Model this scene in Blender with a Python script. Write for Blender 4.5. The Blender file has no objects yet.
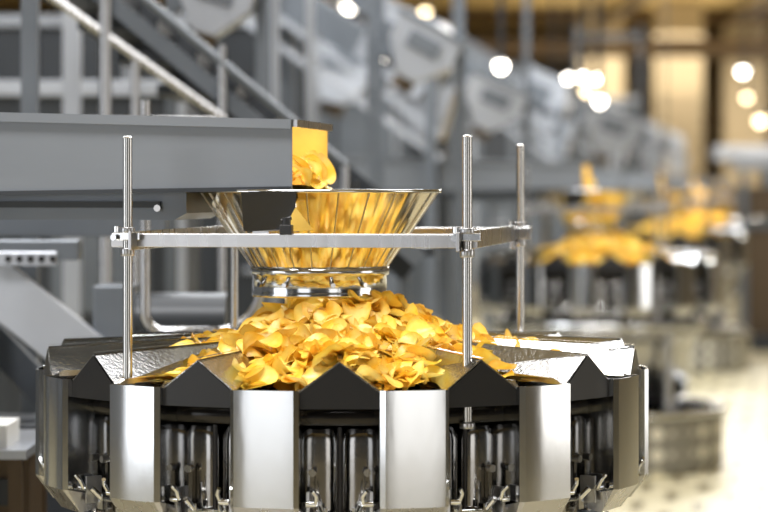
import bpy, math, random
from mathutils import Vector, Matrix
random.seed(7)
scene=bpy.context.scene
scene.view_settings.view_transform='Standard'
YAW=math.radians(-9.03)

# ------------------------------------------------------------ materials
def mat(name, col, rough=0.5, metal=0.0, emis=None, estr=0.0, noise=None, bump=0.0, nscale=(1,1,1), rvar=0.0, cvar=0.0, trans=0.0):
    m=bpy.data.materials.new(name); m.use_nodes=True
    nt=m.node_tree; b=nt.nodes['Principled BSDF']
    b.inputs['Base Color'].default_value=(*col,1); b.inputs['Roughness'].default_value=rough
    b.inputs['Metallic'].default_value=metal
    if emis:
        b.inputs['Emission Color'].default_value=(*emis,1); b.inputs['Emission Strength'].default_value=estr
    if noise:
        tc=nt.nodes.new('ShaderNodeTexCoord'); mp=nt.nodes.new('ShaderNodeMapping'); mp.inputs['Scale'].default_value=nscale
        n=nt.nodes.new('ShaderNodeTexNoise'); n.inputs['Scale'].default_value=noise; n.inputs['Detail'].default_value=4
        nt.links.new(tc.outputs['Object'],mp.inputs[0]); nt.links.new(mp.outputs[0],n.inputs['Vector'])
        if rvar:
            r=nt.nodes.new('ShaderNodeMapRange'); r.inputs['To Min'].default_value=max(0.02,rough-rvar); r.inputs['To Max'].default_value=rough+rvar
            nt.links.new(n.outputs['Fac'],r.inputs['Value']); nt.links.new(r.outputs[0],b.inputs['Roughness'])
        if cvar:
            c=nt.nodes.new('ShaderNodeValToRGB')
            c.color_ramp.elements[0].position=0.3; c.color_ramp.elements[1].position=0.7
            c.color_ramp.elements[0].color=(*[x*(1-cvar) for x in col],1); c.color_ramp.elements[1].color=(*[min(1,x*(1+cvar)) for x in col],1)
            nt.links.new(n.outputs['Fac'],c.inputs[0]); nt.links.new(c.outputs[0],b.inputs['Base Color'])
        if bump:
            bp=nt.nodes.new('ShaderNodeBump'); bp.inputs['Strength'].default_value=bump; bp.inputs['Distance'].default_value=0.01
            nt.links.new(n.outputs['Fac'],bp.inputs['Height']); nt.links.new(bp.outputs[0],b.inputs['Normal'])
    return m

STEEL=mat('steel_polished',(0.62,0.63,0.64),0.13,1,noise=6,rvar=0.05,bump=0.10,nscale=(1,1,0.3))
ROD=mat('steel_rod',(0.48,0.47,0.45),0.2,1)
STEELB=mat('steel_brushed',(0.46,0.46,0.47),0.28,1,noise=30,rvar=0.07,bump=0.03,nscale=(1,1,0.05))
STEELD=mat('steel_dark_and_reflection',(0.36,0.35,0.34),0.14,1,noise=10,rvar=0.06,bump=0.06)  # darker steel copy; dark reflections on the weigh hoppers put into its colour
MIRROR=mat('steel_mirror',(0.72,0.68,0.60),0.13,1,noise=5,rvar=0.05,bump=0.12,nscale=(1,1,.4))
PANEL=mat('steel_satin_panel',(0.20,0.215,0.235),0.36,0.6,noise=12,rvar=0.06,nscale=(0.2,1,1),cvar=0.06)
DARK=mat('dark_housing_and_shade',(0.02,0.018,0.017),0.22,0.5)
RIDGE=mat('steel_dimpled',(0.50,0.50,0.50),0.17,1,noise=130,bump=0.13,rvar=0.05)
BLACK=mat('black_rubber_and_shade',(0.008,0.008,0.009),0.35)
GOLD=mat('gold_plate_chip_reflection',(0.86,0.56,0.12),0.3,0.35,noise=8,cvar=0.25)  # gold tint paints chip reflections on trough walls; also colours the funnel's gold plate
GREY=mat('painted_grey',(0.13,0.145,0.165),0.36,0.5,noise=2,cvar=0.2)
LGREY=mat('painted_light_grey',(0.38,0.40,0.44),0.30,0.5,noise=2,cvar=0.15)
DGREY=mat('painted_dark_grey',(0.03,0.034,0.04),0.4,0.3,noise=2,cvar=0.2)
BROWN=mat('brown_metal',(0.085,0.055,0.028),0.5,0.3)
BEIGE=mat('beige_column_paint',(0.48,0.41,0.30),0.6)
LAMPW=mat('lamp_white',(1,1,1),0.5,emis=(1,0.93,0.82),estr=16)
LAMPY=mat('lamp_warm',(1,0.9,0.6),0.5,emis=(1,0.80,0.50),estr=9)

def chipmat():
    m=bpy.data.materials.new('potato_chip'); m.use_nodes=True; nt=m.node_tree
    b=nt.nodes['Principled BSDF']; out=nt.nodes['Material Output']
    tc=nt.nodes.new('ShaderNodeTexCoord')
    n=nt.nodes.new('ShaderNodeTexNoise'); n.inputs['Scale'].default_value=24; n.inputs['Detail'].default_value=5
    nt.links.new(tc.outputs['Object'],n.inputs['Vector'])
    c=nt.nodes.new('ShaderNodeValToRGB'); e=c.color_ramp.elements
    e[0].position=0.27; e[0].color=(0.90,0.50,0.03,1); e[1].position=0.64; e[1].color=(1.0,0.83,0.27,1)
    e2=c.color_ramp.elements.new(0.42); e2.color=(0.98,0.70,0.09,1)
    nt.links.new(n.outputs['Fac'],c.inputs[0])
    at=nt.nodes.new('ShaderNodeAttribute'); at.attribute_name='tint'
    mx=nt.nodes.new('ShaderNodeMix'); mx.data_type='RGBA'; mx.blend_type='MULTIPLY'; mx.inputs[0].default_value=1
    nt.links.new(c.outputs[0],mx.inputs[6]); nt.links.new(at.outputs['Color'],mx.inputs[7])
    nt.links.new(mx.outputs[2],b.inputs['Base Color'])
    b.inputs['Roughness'].default_value=0.33
    n2=nt.nodes.new('ShaderNodeTexNoise'); n2.inputs['Scale'].default_value=110
    nt.links.new(tc.outputs['Object'],n2.inputs['Vector'])
    bp=nt.nodes.new('ShaderNodeBump'); bp.inputs['Strength'].default_value=0.35; bp.inputs['Distance'].default_value=0.003
    nt.links.new(n2.outputs['Fac'],bp.inputs['Height']); nt.links.new(bp.outputs[0],b.inputs['Normal'])
    t=nt.nodes.new('ShaderNodeBsdfTranslucent'); nt.links.new(mx.outputs[2],t.inputs[0])
    ms=nt.nodes.new('ShaderNodeMixShader'); ms.inputs[0].default_value=0.25
    nt.links.new(b.outputs[0],ms.inputs[1]); nt.links.new(t.outputs[0],ms.inputs[2]); nt.links.new(ms.outputs[0],out.inputs[0])
    return m
CHIP=chipmat()

def floormat():
    m=bpy.data.materials.new('floor_tiles'); m.use_nodes=True; nt=m.node_tree; b=nt.nodes['Principled BSDF']
    tc=nt.nodes.new('ShaderNodeTexCoord'); mp=nt.nodes.new('ShaderNodeMapping'); mp.inputs['Rotation'].default_value=(0,0,-YAW)
    br=nt.nodes.new('ShaderNodeTexBrick'); br.inputs['Scale'].default_value=1.0
    br.inputs['Color1'].default_value=(0.44,0.39,0.24,1); br.inputs['Color2'].default_value=(0.54,0.48,0.33,1); br.inputs['Mortar'].default_value=(0.16,0.13,0.07,1)
    br.inputs['Mortar Size'].default_value=0.026; br.inputs['Brick Width'].default_value=0.26; br.inputs['Row Height'].default_value=0.36; br.offset=0.5
    nt.links.new(tc.outputs['Object'],mp.inputs[0]); nt.links.new(mp.outputs[0],br.inputs[0]); nt.links.new(br.outputs[0],b.inputs['Base Color'])
    b.inputs['Roughness'].default_value=0.35
    return m
FLOOR=floormat()
def perfmat():
    m=bpy.data.materials.new('perforated_steel'); m.use_nodes=True; nt=m.node_tree; b=nt.nodes['Principled BSDF']
    b.inputs['Metallic'].default_value=0.3; b.inputs['Roughness'].default_value=0.45
    tc=nt.nodes.new('ShaderNodeTexCoord'); v=nt.nodes.new('ShaderNodeTexVoronoi'); v.inputs['Scale'].default_value=10
    v.inputs['Randomness'].default_value=0.0
    c=nt.nodes.new('ShaderNodeValToRGB'); c.color_ramp.elements[0].position=0.34; c.color_ramp.elements[0].color=(0.75,0.71,0.60,1)
    c.color_ramp.elements[1].position=0.42; c.color_ramp.elements[1].color=(0.22,0.21,0.18,1)
    nt.links.new(tc.outputs['Object'],v.inputs['Vector']); nt.links.new(v.outputs['Distance'],c.inputs[0]); nt.links.new(c.outputs[0],b.inputs['Base Color'])
    return m
PERF=perfmat()

# ------------------------------------------------------------ mesh builder
class MB:
    def __init__(s): s.v=[];s.f=[];s.m=[];s.sm=[];s.mats=[];s.M=Matrix.Identity(4)
    def mi(s,m):
        if m not in s.mats: s.mats.append(m)
        return s.mats.index(m)
    def add(s,vs,fs,m,smooth=False):
        o=len(s.v); k=s.mi(m)
        for p in vs: s.v.append(tuple(s.M@Vector(p)))
        for f in fs: s.f.append([o+i for i in f]); s.m.append(k); s.sm.append(smooth)
    def box(s,c,d,m,R=None):
        R=R or Matrix.Identity(3); c=Vector(c); vs=[]
        for z in(-.5,.5):
            for y in(-.5,.5):
                for x in(-.5,.5): vs.append(c+R@Vector((x*d[0],y*d[1],z*d[2])))
        s.add(vs,[(0,2,3,1),(4,5,7,6),(0,1,5,4),(2,6,7,3),(0,4,6,2),(1,3,7,5)],m)
    def beam(s,p0,p1,w,h,m):
        p0=Vector(p0);p1=Vector(p1);d=(p1-p0);L=d.length;d.normalize()
        up=Vector((0,0,1)) if abs(d.z)<0.95 else Vector((0,1,0))
        y=up.cross(d).normalized(); z=d.cross(y)
        R=Matrix((d,y,z)).transposed(); s.box((p0+p1)/2,(L,w,h),m,R)
    def prism(s,pts,lo,hi,m,axis='z'):
        n=len(pts)
        def P(a,b,c): return {'z':(a,b,c),'y':(a,c,b),'x':(c,a,b)}[axis]
        vs=[P(a,b,lo) for a,b in pts]+[P(a,b,hi) for a,b in pts]
        s.add(vs,[list(range(n))[::-1],list(range(n,2*n))]+[(i,(i+1)%n,n+(i+1)%n,n+i) for i in range(n)],m)
    def tube(s,pts,r,m,n=14):
        pts=[Vector(p) for p in pts]; rings=[]; prev=None
        for i,p in enumerate(pts):
            t=(pts[min(i+1,len(pts)-1)]-pts[max(i-1,0)]).normalized()
            if prev is None:
                a=Vector((1,0,0)) if abs(t.x)<0.9 else Vector((0,1,0)); u=t.cross(a).normalized()
            else: u=(prev-t*prev.dot(t)).normalized()
            prev=u; w=t.cross(u)
            rings.append([p+r*(math.cos(k*2*math.pi/n)*u+math.sin(k*2*math.pi/n)*w) for k in range(n)])
        vs=[q for g in rings for q in g]; fs=[]
        for i in range(len(pts)-1):
            for k in range(n): fs.append((i*n+k,i*n+(k+1)%n,(i+1)*n+(k+1)%n,(i+1)*n+k))
        s.add(vs,fs,m,True)
        s.add(rings[0],[list(range(n))[::-1]],m); s.add(rings[-1],[list(range(n))],m)
    def cyl(s,p0,p1,r,m,n=16): s.tube([p0,p1],r,m,n)
    def lathe(s,prof,m,n=48,c=(0,0),smooth=True):
        vs=[];fs=[]
        for r,z in prof:
            for k in range(n):
                a=2*math.pi*k/n; vs.append((c[0]+r*math.cos(a),c[1]+r*math.sin(a),z))
        for i in range(len(prof)-1):
            for k in range(n): fs.append((i*n+k,i*n+(k+1)%n,(i+1)*n+(k+1)%n,(i+1)*n+k))
        s.add(vs,fs,m,smooth)
    def mesh(s,name):
        me=bpy.data.meshes.new(name); me.from_pydata(s.v,[],s.f)
        for m in s.mats: me.materials.append(m)
        for p,k,q in zip(me.polygons,s.m,s.sm): p.material_index=k; p.use_smooth=q
        me.update(); return me
    def obj(s,name,parent=None,bevel=0,edge=False):
        me=s.mesh(name); return put(name,me,parent,bevel)
def put(name,me,parent=None,bevel=0):
    o=bpy.data.objects.new(name,me); scene.collection.objects.link(o)
    if parent: o.parent=parent
    if bevel:
        b=o.modifiers.new('bevel','BEVEL'); b.width=bevel; b.segments=2; b.limit_method='ANGLE'; b.angle_limit=math.radians(40)
    return o
def empty(name,loc=(0,0,0),rz=0):
    e=bpy.data.objects.new(name,None); e.location=loc; e.rotation_euler=(0,0,rz); scene.collection.objects.link(e); e.empty_display_size=0.1
    return e

# ------------------------------------------------------------ weigher meshes
N=14; STEP=2*math.pi/N; A0=math.radians(9.45)
def RM(a):
    rad=Vector((math.sin(a),-math.cos(a),0)); tan=Vector((math.cos(a),math.sin(a),0))
    M=Matrix.Identity(4)
    for i in range(3): M[i][0]=tan[i]; M[i][1]=rad[i]
    return M
def shell(mb,path,z0,z1,t,m,smooth=False):
    n=len(path); inn=[]
    for i,p in enumerate(path):
        a=Vector(path[max(i-1,0)]); b=Vector(path[min(i+1,n-1)]); d=(b-a).normalized(); nn=Vector((d.y,-d.x)); inn.append((p[0]+nn.x*t,p[1]+nn.y*t))
    vs=[(x,y,z0) for x,y in path]+[(x,y,z1) for x,y in path]; mb.add(vs,[(i,i+1,n+i+1,n+i) for i in range(n-1)],m,smooth)
    vs+=[(x,y,z0) for x,y in inn]+[(x,y,z1) for x,y in inn]
    fs=[]
    for i in range(n-1):
        fs+=[(2*n+i+1,2*n+i,3*n+i,3*n+i+1),(n+i,n+i+1,3*n+i+1,3*n+i),(i+1,i,2*n+i,2*n+i+1)]
    fs+=[(0,n,3*n,2*n),(n-1,3*n-1,4*n-1,2*n-1)]
    mb.add(vs,fs,m)
hb=MB()
for k in range(N):
    hb.M=RM(A0+(k+0.5)*STEP)
    w=0.062;c=0.008;d=0.125;R=0.598; zb=0.795
    shell(hb,[(-w*0.66,R-d),(-w,R-c)],zb,1.0,0.003,STEEL)
    face=[(-w,R-c)]+[((-w+c)+(2*w-2*c)*i/8, R+0.0026*(1-(2*i/8-1)**2)) for i in range(9)]+[(w,R-c)]
    shell(hb,face[:2],zb,1.0,0.003,STEEL); shell(hb,face[1:-1],zb,1.0,0.003,STEEL,True); shell(hb,face[-2:],zb,1.0,0.003,STEEL)
    shell(hb,[(w,R-c),(w*0.66,R-d)],zb,1.0,0.003,STEEL)
    zl=zb-0.045
    hb.add([(-w+c,R,zb),(w-c,R,zb),(w-c,R-0.035,zl),(-w+c,R-0.035,zl)],[(0,1,2,3)],STEELB)
    hb.add([(-w,R-c,zb),(-w+c,R,zb),(-w+c,R-0.035,zl),(-w*0.8,R-d,zl+.02)],[(0,1,2,3)],STEELB)
    hb.add([(w,R-c,zb),(w*0.8,R-d,zl+.02),(w-c,R-0.035,zl),(w-c,R,zb)],[(0,1,2,3)],STEELB)
    hb.cyl((-w-0.006,R-0.05,0.78),(w+0.006,R-0.05,0.78),0.005,STEELB,8)
    for sx in(-1,1):
        hb.box((sx*(w+0.008),R-0.055,0.795),(0.006,0.03,0.05),STEELB)
        hb.cyl((sx*(w+0.008),R-0.03,0.80),(sx*(w+0.026),R-0.03,0.80),0.006,STEEL,8)
        hb.tube([(sx*(w+0.024),R-0.03,0.80),(sx*(w+0.028),R-0.022,0.815),(sx*(w+0.022),R-0.015,0.825)],0.004,STEEL,8)
HB=hb.mesh('pool_hoppers')
wh=MB()
for k in range(N):
    wh.M=RM(A0+k*STEP)
    for sx in(-1,1):
        cx=sx*0.037; hw=0.033
        prof=[(-1,0),(-.85,.006),(-.4,.010),(0,.011),(.4,.010),(.85,.006),(1,0)]
        rows=[0.74,0.80,0.86,0.900,0.915,0.925]; tp=[1,1,1,1,.92,.70]
        vs=[];fs=[]
        for z,t in zip(rows,tp):
            for a,b in prof: vs.append((cx+a*hw*t,0.495+b*(t if z<.92 else .5),z))
        for i in range(len(rows)-1):
            for j in range(6): fs.append((i*7+j,i*7+j+1,(i+1)*7+j+1,(i+1)*7+j))
        wh.add(vs,fs,STEELD,True)
        wh.box((cx,0.465,0.825),(hw*2,0.06,0.17),DARK)
        wh.box((cx+sx*0.012,0.513,0.80),(0.008,0.012,0.10),STEELD)
        wh.cyl((cx+sx*.012,0.515,0.85),(cx+sx*.012,0.53,0.85),0.007,STEELB,8)
    wh.cyl((-0.072,0.52,0.775),(0.072,0.52,0.775),0.004,STEEL,8)
    wh.cyl((0,0.515,0.76),(0,0.515,0.93),0.005,DARK,8)
    for sx in (-1,1):
        wh.box((sx*0.03,0.535,0.775),(0.016,0.02,0.03),STEEL); wh.cyl((sx*0.03,0.54,0.78),(sx*0.036,0.56,0.80),0.006,STEEL,8)
WH=wh.mesh('weigh_hoppers')
rp=MB()
for k in range(N):
    rp.M=RM(A0+k*STEP)
    ri,ro=0.26,0.578; ai,ao=1.064,1.050; wi,wo=0.030,0.073; bi,bo=1.005,0.997
    t=0.003
    V=[(-wi,ri,bi),(0,ri,ai),(wi,ri,bi),(-wo,ro,bo),(0,ro,ao),(wo,ro,bo)]
    V+= [(x*0.95,y,z-t*1.4) for x,y,z in V]
    rp.add(V,[(0,1,4,3),(1,2,5,4),(6,9,10,7),(7,10,11,8),(3,4,10,9),(4,5,11,10),(0,6,7,1),(1,7,8,2)],RIDGE)
    rp.add([(-0.004,ri,ai+.003),(0.004,ri,ai+.003),(0.004,ro,ao+.003),(-0.004,ro,ao+.003)],[(0,1,2,3)],STEEL)
    for sx in(-1,1):
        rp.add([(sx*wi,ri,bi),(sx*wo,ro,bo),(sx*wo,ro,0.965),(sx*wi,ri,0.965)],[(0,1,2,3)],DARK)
        rp.add([(sx*(wi+.004),ri,bi),(sx*(wo+.004),ro,bo),(sx*(wo+.006),ro-.02,bo+.012),(sx*(wi+.006),ri+.02,bi+.014)],[(0,1,2,3)],STEEL)
    rp.add([(-wo*0.96,ro+.002,bo-0.03),(-wo*0.96,ro+.002,bo-0.002),(0,ro+.002,ao-0.003),(wo*0.96,ro+.002,bo-0.002),(wo*.96,ro+.002,bo-.03)],[(0,1,2,3,4)],BLACK)  # black sheet painting the shade inside the open ridge end
    rp.M=RM(A0+(k+0.5)*STEP)
    rp.add([(-0.036,0.2,0.985),(0.036,0.2,0.985),(0.062,0.56,0.972),(-0.062,0.56,0.972),(-0.036,0.2,0.98),(0.036,0.2,0.98),(0.062,0.56,0.967),(-0.062,0.56,0.967)],[(0,1,2,3),(7,6,5,4),(3,2,6,7)],MIRROR)
rp.M=Matrix.Identity(4)
rp.lathe([(0.0,1.05),(0.1,1.03),(0.24,0.99)],MIRROR,42)
RP=rp.mesh('feeder_pans')
bd=MB()
bd.lathe([(0.0,0.966),(0.53,0.966),(0.54,0.955),(0.54,0.935),(0.45,0.925),(0.43,0.90),(0.43,0.74),(0.40,0.72),(0.0,0.72)],DARK,56)
for k in range(N):
    bd.M=RM(A0+k*STEP)
    bd.box((0,0.49,0.945),(0.10,0.08,0.02),BLACK)
bd.M=Matrix.Identity(4)
bd.lathe([(0.30,0.69),(0.50,0.69),(0.52,0.66),(0.48,0.64),(0.46,0.60),(0.43,0.36),(0.20,0.30),(0.20,0.05)],STEELB,48)
bd.lathe([(0.56,0.0),(0.60,0.0),(0.605,0.03),(0.605,0.27)],PERF,64)
bd.lathe([(0.605,0.27),(0.625,0.272),(0.625,0.300),(0.580,0.300),(0.580,0.27)],STEEL,64)
bd.lathe([(0.580,0.28),(0.580,0.02),(0.0,0.02)],DARK,64)  # dark lining, shadow inside the drum put into the colour
for a in range(4):
    x=0.50*math.cos(a*math.pi/2+0.785);y=0.50*math.sin(a*math.pi/2+0.785)
    bd.cyl((x,y,0.0),(x,y,0.72),0.022,STEELB,14); bd.cyl((x,y,0.0),(x,y,0.03),0.05,STEELB,14)
bd.tube([(0.51*math.cos(t*math.pi/24),0.51*math.sin(t*math.pi/24),0.70) for t in range(49)],0.022,STEEL,8)
BD=bd.mesh('weigher_body')

# chips
HG,HW=0.128,0.212
def hz(x,y):
    r=math.hypot(x-.015,y+0.03); return 1.0+HG*math.exp(-(r/HW)**2)
def add_chip(V,F,T,c,nrm,R):
    a=random.uniform(0,6.28); z=Vector(nrm).normalized()
    x=z.orthogonal().normalized(); x=Matrix.Rotation(a,3,z)@x; y=z.cross(x)
    k1=random.uniform(-.35,.35);k2=random.uniform(0.15,.85)*random.choice((1,1,-1)); ph=random.uniform(0,6.28); el=random.uniform(.78,1.0)
    o=len(V); nr,ns=5,18; tint=random.uniform(.86,1.0); g=random.uniform(.88,1.04)
    V.append(Vector(c)); T.append((tint,tint*g,tint*g,1))
    f2=random.uniform(0.01,.05); nw=random.choice((2,3,3,4,5)); wa=random.uniform(.05,.15)
    for i in range(1,nr+1):
        rr=R*i/nr
        for j in range(ns):
            t=2*math.pi*j/ns
            q=rr*(1+f2*math.sin(3*t+ph)*(i/nr)); u=q*math.cos(t); v=q*math.sin(t)*el
            w=(k1*u*u+k2*v*v)/R+wa*R*(i/nr)**2.5*math.sin(nw*t+ph)
            V.append(Vector(c)+x*u+y*v*(1-.25*abs(k2)*(v/R)**2)+z*w)
            s=tint*(1-(0.06 if i==nr else 0)); T.append((s,s*g*(0.88 if i==nr else 1),s*g*(.55 if i==nr else 1),1))
    for j in range(ns): F.append((o,o+1+j,o+1+(j+1)%ns))
    for i in range(nr-1):
        for j in range(ns):
            a1=o+1+i*ns+j;b1=o+1+i*ns+(j+1)%ns; F.append((a1,a1+ns,b1+ns,b1))
def chipmesh(name,V,F,T):
    me=bpy.data.meshes.new(name); me.from_pydata([tuple(v) for v in V],[],F)
    ca=me.color_attributes.new('tint','FLOAT_COLOR','POINT')
    for i,t in enumerate(T): ca.data[i].color=t
    for p in me.polygons: p.use_smooth=True
    me.materials.append(CHIP); return me
V=[];F=[];T=[]
n0=36; rs=[0,.05,.1,.15,.2,.25,.29]
for r in rs:
    for j in range(n0):
        x=r*math.cos(j*2*math.pi/n0);y=r*math.sin(j*2*math.pi/n0); V.append(Vector((x,y,hz(x,y)-0.022))); T.append((.8,.7,.5,1))
for i in range(len(rs)-1):
    for j in range(n0): F.append((i*n0+j,i*n0+(j+1)%n0,(i+1)*n0+(j+1)%n0,(i+1)*n0+j))
for i in range(980):
    r=0.34*math.sqrt(random.random()); a=random.uniform(0,6.28); x=r*math.cos(a)+.015;y=r*math.sin(a)-.03
    s=HG*math.exp(-(r/HW)**2)*2*r/(HW**2)
    nv=Vector((s*math.cos(a)+random.gauss(0,.5),s*math.sin(a)+random.gauss(0,.5),1))
    add_chip(V,F,T,(x,y,hz(x,y)+random.uniform(-.016,.024)),nv,random.uniform(.026,.042))
for k in range(N):
    aw=math.degrees((A0+(k+.5)*STEP))-9.45; aw=(aw+180)%360-180
    fr_=abs(aw)<30
    cnt=64 if fr_ else (24 if abs(aw)<50 else 11)
    for i in range(cnt):
        r=random.uniform(.27,.53 if fr_ else .48); M=RM(A0+(k+.5)*STEP); wd=0.03+0.03*(r-.25)/.3
        if fr_: wd*=1.35
        p=M@Vector((random.uniform(-wd,wd),r,1.0+ (0.06*(.53-r)/.26 if fr_ else .04*(.48-r)/.2)+random.uniform(0,.018)))
        add_chip(V,F,T,p,(random.gauss(0,.45),random.gauss(0,.45),1),random.uniform(.024,.036))
for i in range(80):
    r=random.uniform(.26,.49); M=RM(A0+random.choice((0,0,0,1,-1))*STEP)
    if r>.42: M=RM(A0)
    p=M@Vector((random.uniform(-.045,.045),r,1.050+.02*(.48-r)/.2+random.uniform(0,.012)))
    add_chip(V,F,T,p,(random.gauss(0,.4),random.gauss(0,.4)-.2,1),random.uniform(.024,.036))
PILE=chipmesh('potato_chip_pile',V,F,T)

# funnel
fn=MB(); nf=24; cx=-0.046; cy=0.0
def flute(r0,r1,z0,z1,m,t):
    sub=5; vs=[];fs=[];o=0
    for k in range(nf):
        for (r,z) in ((r0,z0),((r0+r1)/2,(z0+z1)/2),(r1,z1)):
            for j in range(sub):
                u=j/(sub-1); a0=2*math.pi*(k+.3)/nf; a1=a0+2*math.pi/nf
                p=Vector((math.cos(a0),math.sin(a0)))*(1-u)+Vector((math.cos(a1),math.sin(a1)))*u
                p*= (r-t)*(1+.018*math.sin(math.pi*u)); vs.append((cx+p.x,cy+p.y,z))
        for i in range(2):
            for j in range(sub-1):
                b=o+i*sub+j; fs.append((b,b+1,b+sub+1,b+sub))
        o+=3*sub
    fn.add(vs,fs,m,True)
flute(0.133,0.236,1.196,1.349,MIRROR,0); flute(0.133,0.236,1.196,1.349,MIRROR,0.003)
fn.lathe([(0.230,1.344),(0.241,1.344),(0.241,1.351),(0.230,1.351),(0.230,1.344)],STEEL,nf*2,(cx,cy))
fn.lathe([(0.129,1.141),(0.134,1.141),(0.135,1.146),(0.1335,1.15),(0.1335,1.182),(0.138,1.184),(0.138,1.199),(0.129,1.201),(0.129,1.141)],STEEL,64,(cx,cy))
for a in (-2.4,-1.9,-1.2,-.7):
    x=cx+.134*math.cos(a);y=cy+.134*math.sin(a); fn.cyl((x,y,1.166),(x+.006*math.cos(a),y+.006*math.sin(a),1.166),0.005,STEELD,8)
for k in range(nf):
    a=2*math.pi*(k+.3)/nf
    fn.cyl((cx+.134*math.cos(a),cy+.134*math.sin(a),1.198),(cx+.236*math.cos(a),cy+.236*math.sin(a),1.347),0.0016,STEELB,6)
for sy in(-1,1):
    fn.beam((cx-0.03,sy*0.185,1.272),(cx-0.03,sy*0.425,1.272),0.03,0.006,STEELB)
    fn.box((cx-0.03,sy*0.19,1.285),(0.05,0.004,0.03),STEELB)
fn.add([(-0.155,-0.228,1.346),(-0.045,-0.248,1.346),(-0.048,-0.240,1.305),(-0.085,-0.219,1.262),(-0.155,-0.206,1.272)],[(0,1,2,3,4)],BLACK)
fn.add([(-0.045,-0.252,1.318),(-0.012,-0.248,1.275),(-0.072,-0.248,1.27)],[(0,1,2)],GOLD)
FN=fn.mesh('funnel_cone')

# frame
fr=MB(); X0,X1,Y0,Y1=-0.319,0.304,-0.445,0.46; ZB=1.258
for (x,y,zb) in ((X0,Y0,0.985),(X1,Y0,0.925),(X1,Y1,0.965),(X0,Y1,0.965)):
    fr.cyl((x,y,zb),(x,y,1.445),0.0088,ROD,24)
    fr.lathe([(0,1.449),(0.006,1.448),(0.0088,1.445)],ROD,20,(x,y))
    fr.lathe([(0,zb),(0.014,zb),(0.014,zb+0.010),(0.0088,zb+.012)],STEELB,20,(x,y))
    fr.lathe([(0.0088,ZB-.028),(0.013,ZB-.028),(0.013,ZB-.014),(0.0088,ZB-.014)],STEELB,20,(x,y))
    fr.lathe([(0.0088,ZB+.014),(0.013,ZB+.014),(0.013,ZB+.024),(0.0088,ZB+.024)],STEELB,20,(x,y))
fr.box(((X0+X1)/2-0.008,Y0+0.012,ZB),(X1-X0+0.05,0.006,0.024),STEELB)
fr.box(((X0+X1)/2-0.008,Y0+0.022,ZB+0.011),(X1-X0+0.05,0.024,0.004),STEELB)
fr.box(((X0+X1)/2,Y1-0.012,ZB),(X1-X0+0.05,0.006,0.024),STEELB)
for x,s in ((X0,1),(X1,-1)):
    fr.box((x+s*0.013,(Y0+Y1)/2+0.01,ZB),(0.006,Y1-Y0+0.09,0.034),STEELB)
    fr.box((x+s*0.013,Y1+0.055,ZB-.01),(0.03,0.006,0.05),STEELB)
for x in (X0,X1):
    for y,s in((Y0,1),(Y1,-1)):
        fr.box((x,y+s*0.0,ZB+.008),(0.05,0.022,0.014),STEEL)
        fr.cyl((x-0.02,y,ZB+.012),(x-0.02,y,ZB+.026),0.007,STEEL,6)
        fr.cyl((x-0.02,y-.012,ZB+.006),(x-0.02,y-.026,ZB+.006),0.006,STEEL,6)
fr.box((-0.027,Y0+.014,ZB+.020),(0.022,0.02,0.018),BLACK); fr.cyl((-0.027,Y0+.014,ZB+.02),(-0.027,Y0+.014,ZB+.042),0.008,BLACK,10); fr.cyl((-0.036,Y0+.014,ZB+.036),(-0.018,Y0+.014,ZB+.042),0.004,BLACK,8)
FR=fr.mesh('frame_rods_and_bars')

# trough
tr=MB(); xr=-0.062; xl=-1.45; ya,yb=-0.20,0.18
def zt(x): return 1.483+ (xr-x)*0.028
def zbm(x): return 1.350-(xr-x)*0.016
for y,s in((ya,1),(yb,-1)):
    vs=[(xl,y,zbm(xl)),(xr,y,zbm(xr)),(xr,y,zt(xr)),(xl,y,zt(xl))]; vs2=[(a,b+s*0.004,c) for a,b,c in vs]
    tr.add(vs+vs2,[(0,1,2,3),(0,4,5,1),(1,5,6,2),(2,6,7,3)],PANEL); tr.add(vs2,[(3,2,1,0)],GOLD)
    tr.beam((xl,y-s*0.006,zt(xl)-0.008),(xr,y-s*0.006,zt(xr)-0.008),0.016,0.018,PANEL)
    tr.beam((xl,y-s*0.003,zbm(xl)+.003),(xr,y-s*0.003,zbm(xr)+.003),0.010,0.008,DGREY)
tr.add([(xl,ya,zbm(xl)+.01),(xr,ya,zbm(xr)+.01),(xr,yb,zbm(xr)+.01),(xl,yb,zbm(xl)+.01)],[(0,1,2,3)],GOLD)
tr.add([(xl,ya,zbm(xl)),(xr,ya,zbm(xr)),(xr,yb,zbm(xr)),(xl,yb,zbm(xl))],[(3,2,1,0)],PANEL)
tr.beam((xr+0.004,ya,zt(xr)-.006),(xr+0.004,yb,zt(xr)-.006),0.012,0.014,STEELB)
tr.prism([(xl,1.33),(xl,1.292),(-0.30,1.292),(-0.275,1.305),(-0.275,1.352),(xl,1.352)],ya+0.03,yb-0.03,GREY,'y')
tr.box((-0.9,ya+.025,1.322),(1.15,0.012,0.012),DGREY)
for x in(-0.33,-0.7,-1.05): tr.cyl((x,ya+.03,1.315),(x,ya+.018,1.315),0.007,STEELD,8)
for x in(-1.38,-1.0):
    for y in (ya+0.05,yb-0.05): tr.box((x,y,0.66),(0.05,0.05,1.32),GREY)
tr.box((-1.19,ya+.05,0.45),(0.4,0.04,0.05),GREY); tr.box((-1.19,yb-.05,0.45),(0.4,0.04,0.05),GREY)
TR=tr.mesh('trough_body')
V=[];F=[];T=[]
for i in range(150):
    x=random.uniform(-0.9,-0.08); p=(x,random.uniform(-.16,.14),1.372+random.uniform(0,.025))
    add_chip(V,F,T,p,(random.gauss(0,.5),random.gauss(0,.5),1),random.uniform(.025,.037))
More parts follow.
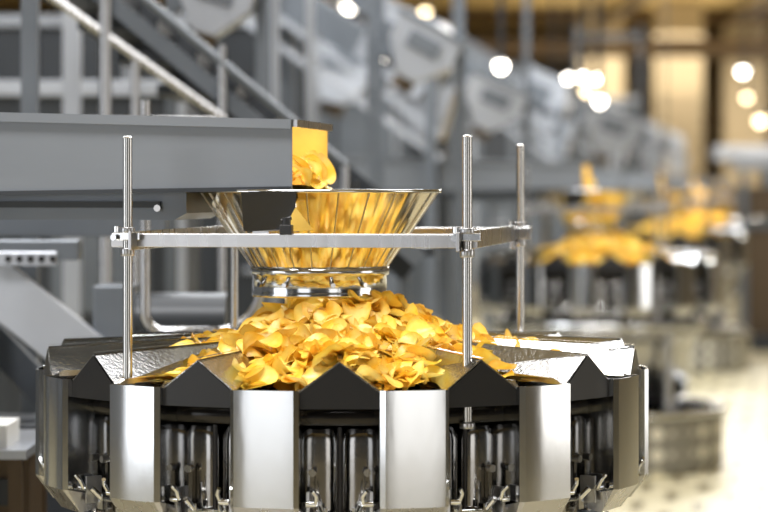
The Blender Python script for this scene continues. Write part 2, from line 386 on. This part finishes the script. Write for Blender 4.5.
for i in range(12):
    t=random.random(); p=(-0.075+0.035*t,random.uniform(-.14,.1),1.400-0.12*t*t+random.uniform(-.01,.015))
    add_chip(V,F,T,p,(random.gauss(1,.5),random.gauss(0,.5),.5),random.uniform(.026,.036))
TC=chipmesh('trough_chips',V,F,T)

ic=MB()
ic.M=Matrix.Translation((-0.95,0,2.02))@Matrix.Rotation(math.radians(24),4,'Y')
ic.prism([(-.22,-.10),(.16,-.18),(.20,.02),(.12,.19),(-.2,.19)],-.22,.22,LGREY,'y')
ic.prism([(-.23,.19),(.13,.19),(.10,.215),(-.2,.215)],-.23,.23,LGREY,'y')
ic.box((-.05,-.225,0.02),(0.2,0.01,0.2),GREY)
ic.box((.02,-.23,-.06),(0.22,0.02,0.05),DGREY)
ic.M=Matrix.Identity(4)
ic.beam((-2.6,-.2,2.95),(-1.05,-.2,2.0),0.04,0.16,GREY); ic.beam((-2.6,.2,2.95),(-1.05,.2,2.0),0.04,0.16,GREY)
ic.beam((-2.6,0,2.93),(-1.05,0,1.98),0.36,0.03,DGREY)
ic.beam((-1.9,-.26,2.3),(-.75,-.26,1.50),0.03,0.03,LGREY); ic.beam((-1.9,-.26,2.45),(-.75,-.26,1.62),0.03,0.03,LGREY)
ic.box((-0.8,-.26,1.0),(0.05,0.05,2.0),GREY); ic.box((-1.6,-.26,1.2),(0.06,0.06,2.4),GREY); ic.box((-0.8,.26,1.0),(0.05,0.05,2.0),GREY); ic.box((-1.6,.26,1.2),(0.06,0.06,2.4),GREY)
ic.prism([(-1.0,1.86),(-.70,1.86),(-.78,1.6),(-.92,1.6)],-.14,.14,LGREY,'y')
IC=ic.mesh('incline_conveyor_body')

units=[(-0.082,5.05),(1.06,12.6),(2.16,19.4),(3.2,26.0),(4.3,32.7),(5.4,39.5)]
for i,(ux,uy) in enumerate(units):
    sfx='' if i==0 else '.%03d'%i
    w=empty('multihead_weigher'+sfx,(ux,uy,0),YAW)
    put('pool_hoppers',HB,w,0.0008 if i==0 else 0); put('weigh_hoppers',WH,w); put('feeder_pans',RP,w); put('weigher_body',BD,w)
    o=put('frame_rods_and_bars',FR,w)
    if i==0:
        b=o.modifiers.new('b','BEVEL'); b.width=.001; b.segments=2; b.limit_method='ANGLE'
    for nm,me,ch in (('potato_chip_pile',PILE,None),('infeed_funnel',FN,None),('vibratory_feed_trough',TR,TC)):
        o=put(nm+sfx,me); o.location=(ux,uy,0); o.rotation_euler=(0,0,YAW)
        if ch:
            c=put('trough_chips',ch,o)
    if i>0:
        o=put('incline_conveyor'+('' if i==1 else '.%03d'%(i-1)),IC); o.location=(ux,uy,0); o.rotation_euler=(0,0,YAW)

# ------------------------------------------------------------ left background
def at(px,py,D):
    return ((px-384)/2562*D, D, 1.35-(py-190)/2562*D)
st=MB(); D=7.6
def rail(mb,a,b,D,r,m): mb.cyl(at(*a,D),at(*b,D),r,m,12)
rail(st,(40,-12),(225,120),D,0.014,STEELB); rail(st,(130,-14),(345,165),D,0.013,GREY)
st.beam(at(60,-40,D+.05),at(420,260,D+.05),0.04,0.05,GREY)
st.beam(at(60,-40,D+.75),at(420,260,D+.75),0.04,0.18,DGREY)
for i in range(9):
    f=i/8; p=Vector(at(75+320*f,-20+262*f,D)); st.box((p.x,D+.4,p.z-.03),(0.24,0.66,0.03),DGREY)
def post(mb,px,y0,D,r,m,top=3.0): 
    x=(px-384)/2562*D; mb.cyl((x,D,0),(x,D,1.35-(y0-190)/2562*D),r,m,14)
post(st,105,-20,D,0.019,STEELB); post(st,222,45,D,0.012,STEELB); post(st,135,60,D,0.014,STEELB); post(st,345,165,D,0.012,STEELB)
rail(st,(85,120),(222,120),D,0.010,STEELB)
st.obj('access_staircase')
cb=MB(); x=(30-384)/2562*6.9; cb.box((x,6.9,1.3),(0.045,0.045,2.6),GREY); cb.box((x,6.9,0.01),(.14,.14,.02),GREY)
x2=(72-384)/2562*9; cb.box((x2,9,1.5),(0.06,0.06,3.0),LGREY); cb.box((x2,9,0.01),(.16,.16,.02),LGREY)
x3=(275-384)/2562*9; cb.box((x3,9,1.5),(0.03,0.03,3.0),LGREY); x4=(310-384)/2562*10; cb.box((x4,10,1.5),(0.035,0.035,3.0),LGREY); x5=(370-384)/2562*11; cb.box((x5,11,1.5),(0.03,0.03,3.0),GREY)
cb.box(((x2+x3)/2,9,2.62),(x3-x2+.06,0.06,0.06),GREY)
cb.obj('platform_support_posts')
pp=MB(); Dp=6.0
pts=[at(145,100,Dp),at(145,300,Dp)]
for t in range(0,10):
    a=t/9*math.pi/2; pts.append(at(165-20*math.cos(a),312+20*math.sin(a),Dp))
pts+= [at(215,332,Dp)]
for t in range(0,10):
    a=t/9*math.pi/2; pts.append(at(215+45*math.sin(a),287+45*math.cos(a),Dp))
pts.append(at(260,240,Dp))
pp.tube(pts,0.012,STEELB,12)
pp.cyl(at(190,332,Dp),((190-384)/2562*Dp,Dp,0),0.012,STEELB); 
pp.obj('bent_steel_pipe')
lm=MB(); D=6.4
lm.beam(at(-60,240,D),at(170,425,D),0.05,0.13,LGREY)
lm.beam(at(-60,285,D+.25),at(120,470,D+.25),0.05,0.08,GREY)
lm.box(((-20-384)/2562*D,D,1.20),(0.5,0.1,0.05),GREY)
lm.box(((30-384)/2562*D,D-.06,1.18),(0.15,0.01,0.035),LGREY)
for i in range(5): lm.cyl(((12+i*11-384)/2562*D,D-.066,1.18),((12+i*11-384)/2562*D,D-.075,1.18),0.008,DARK,8)
lm.box(((150-384)/2562*D,D+.2,0.38),(0.9,0.3,0.76),DGREY)
lm.box(((40-384)/2562*D,D+.2,1.28),(0.6,0.1,0.10),GREY)
lm.box(((-40-384)/2562*D,D+.1,0.62),(0.12,0.12,1.24),GREY)
mx_=(200-384)/2562*D; lm.cyl((mx_-.18,D+.1,1.02),(mx_+.06,D+.1,1.02),0.07,DGREY,20); lm.box((mx_-.22,D+.1,1.02),(.1,.16,.18),GREY); lm.box((mx_-.05,D+.1,0.85),(.3,.14,.2),DGREY)
lm.obj('conveyor_drive_stand',bevel=0.004)
tb=MB(); tb.box((-1.0,5.9,0.765),(0.42,0.5,0.02),LGREY); 
for a in(-1,1):
    for b in(-1,1): tb.box((-1.0+a*.18,5.9+b*.2,0.378),(0.03,0.03,0.755),BROWN)
tb.box((-1.0,5.9,0.3),(0.36,0.4,0.02),BROWN)
tb.box((-1.0,5.98,0.55),(0.38,0.25,0.40),BROWN); tb.box((-1.0,5.85,0.66),(0.32,0.02,0.06),DGREY); tb.box((-.96,5.8,.80),(.24,.2,.05),mat('white_plastic',(.8,.8,.78),.4))
tb.obj('stainless_work_table')
def housing(x,y,sx,sy,z0,z1,m,name):
    h=MB(); h.box((x,y,(z0+z1)/2),(sx,sy,z1-z0),m)
    n=max(2,int(sx/0.5))
    for i in range(n+1): h.box((x-sx/2+i*sx/n,y-sy/2-.01,(z0+z1)/2),(0.04,0.03,z1-z0+.02),LGREY if i%2 else DGREY)
    for i in range(n): 
        h.box((x-sx/2+(i+.5)*sx/n,y-sy/2-.008,z0+(z1-z0)*.62),(sx/n*.62,0.016,(z1-z0)*.42),DGREY if i%2 else GREY)
        h.box((x-sx/2+(i+.5)*sx/n,y-sy/2-.02,z0+(z1-z0)*.3),(sx/n*.5,0.03,.03),LGREY)
    h.box((x,y-sy/2-.02,z1),(sx+.1,0.08,0.06),LGREY)
    if z0>0.05:
        for a in(-1,1):
            for b in(-1,1): h.box((x+a*(sx/2-.06),y+b*(sy/2-.06),z0/2),(0.08,0.08,z0),GREY)
    h.obj(name,bevel=0.004)
housing(-1.75,10.6,1.9,1.0,0.25,1.75,DGREY,'fryer_housing')
housing(-1.7,15.0,2.6,1.2,0.3,2.3,DGREY,'fryer_housing.001')
housing(-0.9,21.5,3.0,1.2,0.3,2.1,GREY,'fryer_housing.002')
housing(-0.6,29,4.2,1.2,0.3,2.5,GREY,'fryer_housing.003')
housing(1.0,36,5,1.2,0.3,2.6,GREY,'fryer_housing.004')
def hopper(px,py,D,s,rot,name):
    h=MB(); p=at(px,py,D); h.M=Matrix.Translation(p)@Matrix.Rotation(rot,4,'Y')
    h.prism([(-.5*s,.35*s),(.5*s,.35*s),(.5*s,0),(.15*s,-.45*s),(-.15*s,-.45*s),(-.5*s,0)],-.4*s,.4*s,LGREY,'y')
    h.prism([(-.54*s,.35*s),(.54*s,.35*s),(.54*s,.42*s),(-.54*s,.42*s)],-.44*s,.44*s,GREY,'y')
    h.box((0,-.41*s,.1*s),(.5*s,.02,.25*s),GREY); h.cyl((0,0,-.45*s),(0,0,-.6*s),.16*s,BROWN,16)
    h.M=Matrix.Identity(4)
    for a in(-1,1): h.box((p[0]+a*.6*s,p[1]+.3*s,p[2]/2+.5),(0.04,0.04,p[2]+1.0),GREY)
    h.box((p[0],p[1]+.3*s,p[2]+.9),(1.24*s,.05,.05),GREY); h.box((p[0],p[1]+.3*s,p[2]),(1.2*s,.05,.05),GREY)
    h.obj(name,bevel=0.003)
hopper(215,2,8.8,0.26,.3,'overhead_hopper'); hopper(420,52,11.2,0.30,.5,'overhead_hopper.001'); hopper(492,105,15.5,0.36,.4,'overhead_hopper.002')
hopper(610,132,24,0.5,.3,'overhead_hopper.003'); hopper(340,70,17,0.5,.2,'overhead_hopper.004')
rc=MB()
rc.box((3.55,22,1.58),(1.1,0.5,0.12),LGREY); rc.box((3.5,22,1.25),(0.95,0.45,0.25),BROWN); rc.box((3.5,22,0.60),(0.8,0.45,1.0),BROWN)
for a in(3.05,4.0): rc.box((a,21.7,0.75),(0.06,0.06,1.5),GREY)
rc.box((3.5,21.75,1.05),(1.1,0.05,0.06),GREY); rc.box((3.5,21.74,0.06),(.9,.5,.12),DGREY)
rc.obj('packaging_machine',bevel=0.005)
rd=MB(); rd.box((4.4,28,1.75),(1.6,0.5,0.15),LGREY); rd.box((4.6,28,0.85),(0.9,0.6,1.7),GREY); rd.box((4.6,27.68,1.0),(0.7,0.03,0.9),DGREY); rd.box((5.1,28,2.1),(0.3,.3,.6),LGREY); rd.obj('packaging_machine.001',bevel=.005)

# ------------------------------------------------------------ room
def shell_box(name,c,d,m):
    b=MB(); b.box(c,d,m); return b.obj(name)
WALLM=mat('wall_plaster_warm',(0.24,0.195,0.13),0.7,noise=0.4,cvar=0.3)
WALLG=mat('wall_panel_grey',(0.14,0.15,0.17),0.6,noise=0.6,cvar=0.2)
WALLF=mat('wall_front_grey',(0.20,0.21,0.23),0.6,noise=0.6,cvar=0.2)
CEIL=mat('ceiling_warm',(0.66,0.52,0.27),0.6,noise=0.3,cvar=0.2)
shell_box('floor',(2,27,-0.05),(22,70,0.1),FLOOR)
shell_box('wall_back',(2,62.05,2.5),(22,0.1,5.2),WALLM)
shell_box('wall_left',(-9.05,27,2.5),(0.1,70,5.2),WALLG)
shell_box('wall_right',(13.05,27,2.5),(0.1,70,5.2),WALLM)
shell_box('wall_front',(2,-8.05,2.5),(22,0.1,5.2),WALLF)
shell_box('ceiling',(2,27,5.1),(22,70,0.1),CEIL)
cb=MB()
for y in range(4,62,8): cb.box((2,y,4.9),(22,0.25,0.3),BROWN)
for x in(4.5,6.9,10.5,-3): cb.box((x,27,4.75),(0.2,70,0.15),BROWN)
cb.obj('ceiling_beams')
cc=MB()
for x,y in((5.75,50),(4.4,52),(7.6,54),(-2,50),(1.2,56)): cc.box((x,y,2.5),(0.9,0.5,5.0),BEIGE); cc.box((x,y,0.15),(1.0,.6,.3),BROWN); cc.box((x,y,4.2),(1.0,.6,.2),BROWN)
cc.obj('building_columns')
bb=MB(); bb.box((5,48,4.0),(11,0.3,0.30),BROWN); bb.box((5.5,57,2.9),(9,0.2,0.25),BROWN)
bb.obj('trim_1')
def lamp(px,py,D,r,m,k):
    h=MB(); p=at(px,py,D); 
    h.lathe([(0.0,p[2]-r),(r*.6,p[2]-r*.8),(r,p[2]-.0),(r*.8,p[2]+r*.6),(0.0,p[2]+r*.9)],m,20,(p[0],p[1]))
    h.lathe([(r*1.05,p[2]+.02),(r*.9,p[2]+r*.7),(r*.3,p[2]+r*1.2),(0,p[2]+r*1.3)],DGREY,20,(p[0],p[1]))
    h.cyl((p[0],p[1],p[2]+r),(p[0],p[1],5.05),0.015,DGREY,8)
    h.obj('pendant_lamp' if k==0 else 'pendant_lamp.%03d'%k)
ls=[(501,66,14,.035,LAMPW),(553,80,22,.030,LAMPW),(568,78,22.4,.030,LAMPW),(583,77,22,.030,LAMPW),(597,79,22.3,.030,LAMPW),(586,92,22,.03,LAMPY),(600,101,21,.04,LAMPW),(743,71,40,.07,LAMPW),(747,97,40,.06,LAMPY),(761,120,38,.08,LAMPY),(381,60,12,.015,LAMPW),(292,20,20,.05,LAMPW),(350,4,24,.07,LAMPW),(320,8,22,.06,LAMPW),(425,12,30,.05,LAMPY),(665,215,36,.04,LAMPY),(265,5,18,.06,LAMPW)]
for k,(a,b,c,d,e) in enumerate(ls): lamp(a,b,c,d,e,k)

def area(name,loc,sx,sy,power,col,rot=(0,0,0)):
    L=bpy.data.lights.new(name,'AREA'); L.shape='RECTANGLE'; L.size=sx; L.size_y=sy; L.energy=power; L.color=col
    o=bpy.data.objects.new(name,L); o.location=loc; o.rotation_euler=rot; scene.collection.objects.link(o)
area('ceiling_light_panel',(-1.2,3.0,4.6),3.0,1.5,370,(1,0.99,0.98))
area('added_ridge_light',(0.6,6.5,4.6),4.6,2.6,200,(0.97,0.98,1))  # added overhead light, placed so the side ridge slopes reflect it
area('ceiling_light_panel.002',(-2,10,4.6),4,1.5,380,(0.92,0.96,1))
area('ceiling_light_panel.003',(1,16,4.6),5,2.5,720,(0.94,0.97,1))
area('ceiling_light_panel.004',(3,25,4.6),6,3,1000,(1,0.97,0.92))
area('ceiling_light_panel.005',(5,36,4.6),7,4,1050,(1,0.94,0.84))
area('ceiling_light_panel.006',(5.5,50,4.4),8,5,650,(1,0.88,0.68))
area('added_far_chip_light',(0.9,11.2,4.6),2.0,1.2,170,(1,0.99,0.97))  # added light to brighten the chips on the second weigher
area('added_reflect_light',(4.0,-3,1.5),3.0,3.0,50,(1,0.98,0.95),(math.radians(90),0,math.radians(25)))  # added lights behind the camera, no windows; brighten the bucket faces
area('added_reflect_light.001',(-3.8,-3,1.5),3.0,3.0,52,(0.95,0.97,1),(math.radians(90),0,math.radians(-25)))
area('added_reflect_light.002',(7.5,4.5,1.7),3,3.0,90,(1,0.97,0.92),(math.radians(90),0,math.radians(90)))  # added side lights for the steel to reflect, no windows here
area('added_reflect_light.003',(-6.5,2.5,1.7),3.0,3.0,90,(0.93,0.96,1),(math.radians(90),0,math.radians(-80)))
area('added_ceiling_glow',(6,48,3.2),6,8,170,(1,0.84,0.55),(math.pi,0,0))  # added upward light, no fixture; makes the warm glow on the far ceiling

w=bpy.data.worlds.new('world'); w.use_nodes=True; scene.world=w
w.node_tree.nodes['Background'].inputs[0].default_value=(0.7,0.78,0.9,1); w.node_tree.nodes['Background'].inputs[1].default_value=0.6

cam=bpy.data.cameras.new('camera'); co=bpy.data.objects.new('camera',cam); scene.collection.objects.link(co)
co.location=(0,0,1.35); co.rotation_euler=(math.pi/2,0,0); cam.lens=120; cam.sensor_width=36; cam.shift_y=-66/768
cam.clip_end=200; cam.dof.use_dof=True; cam.dof.focus_distance=4.75; cam.dof.aperture_fstop=3.0
scene.camera=co
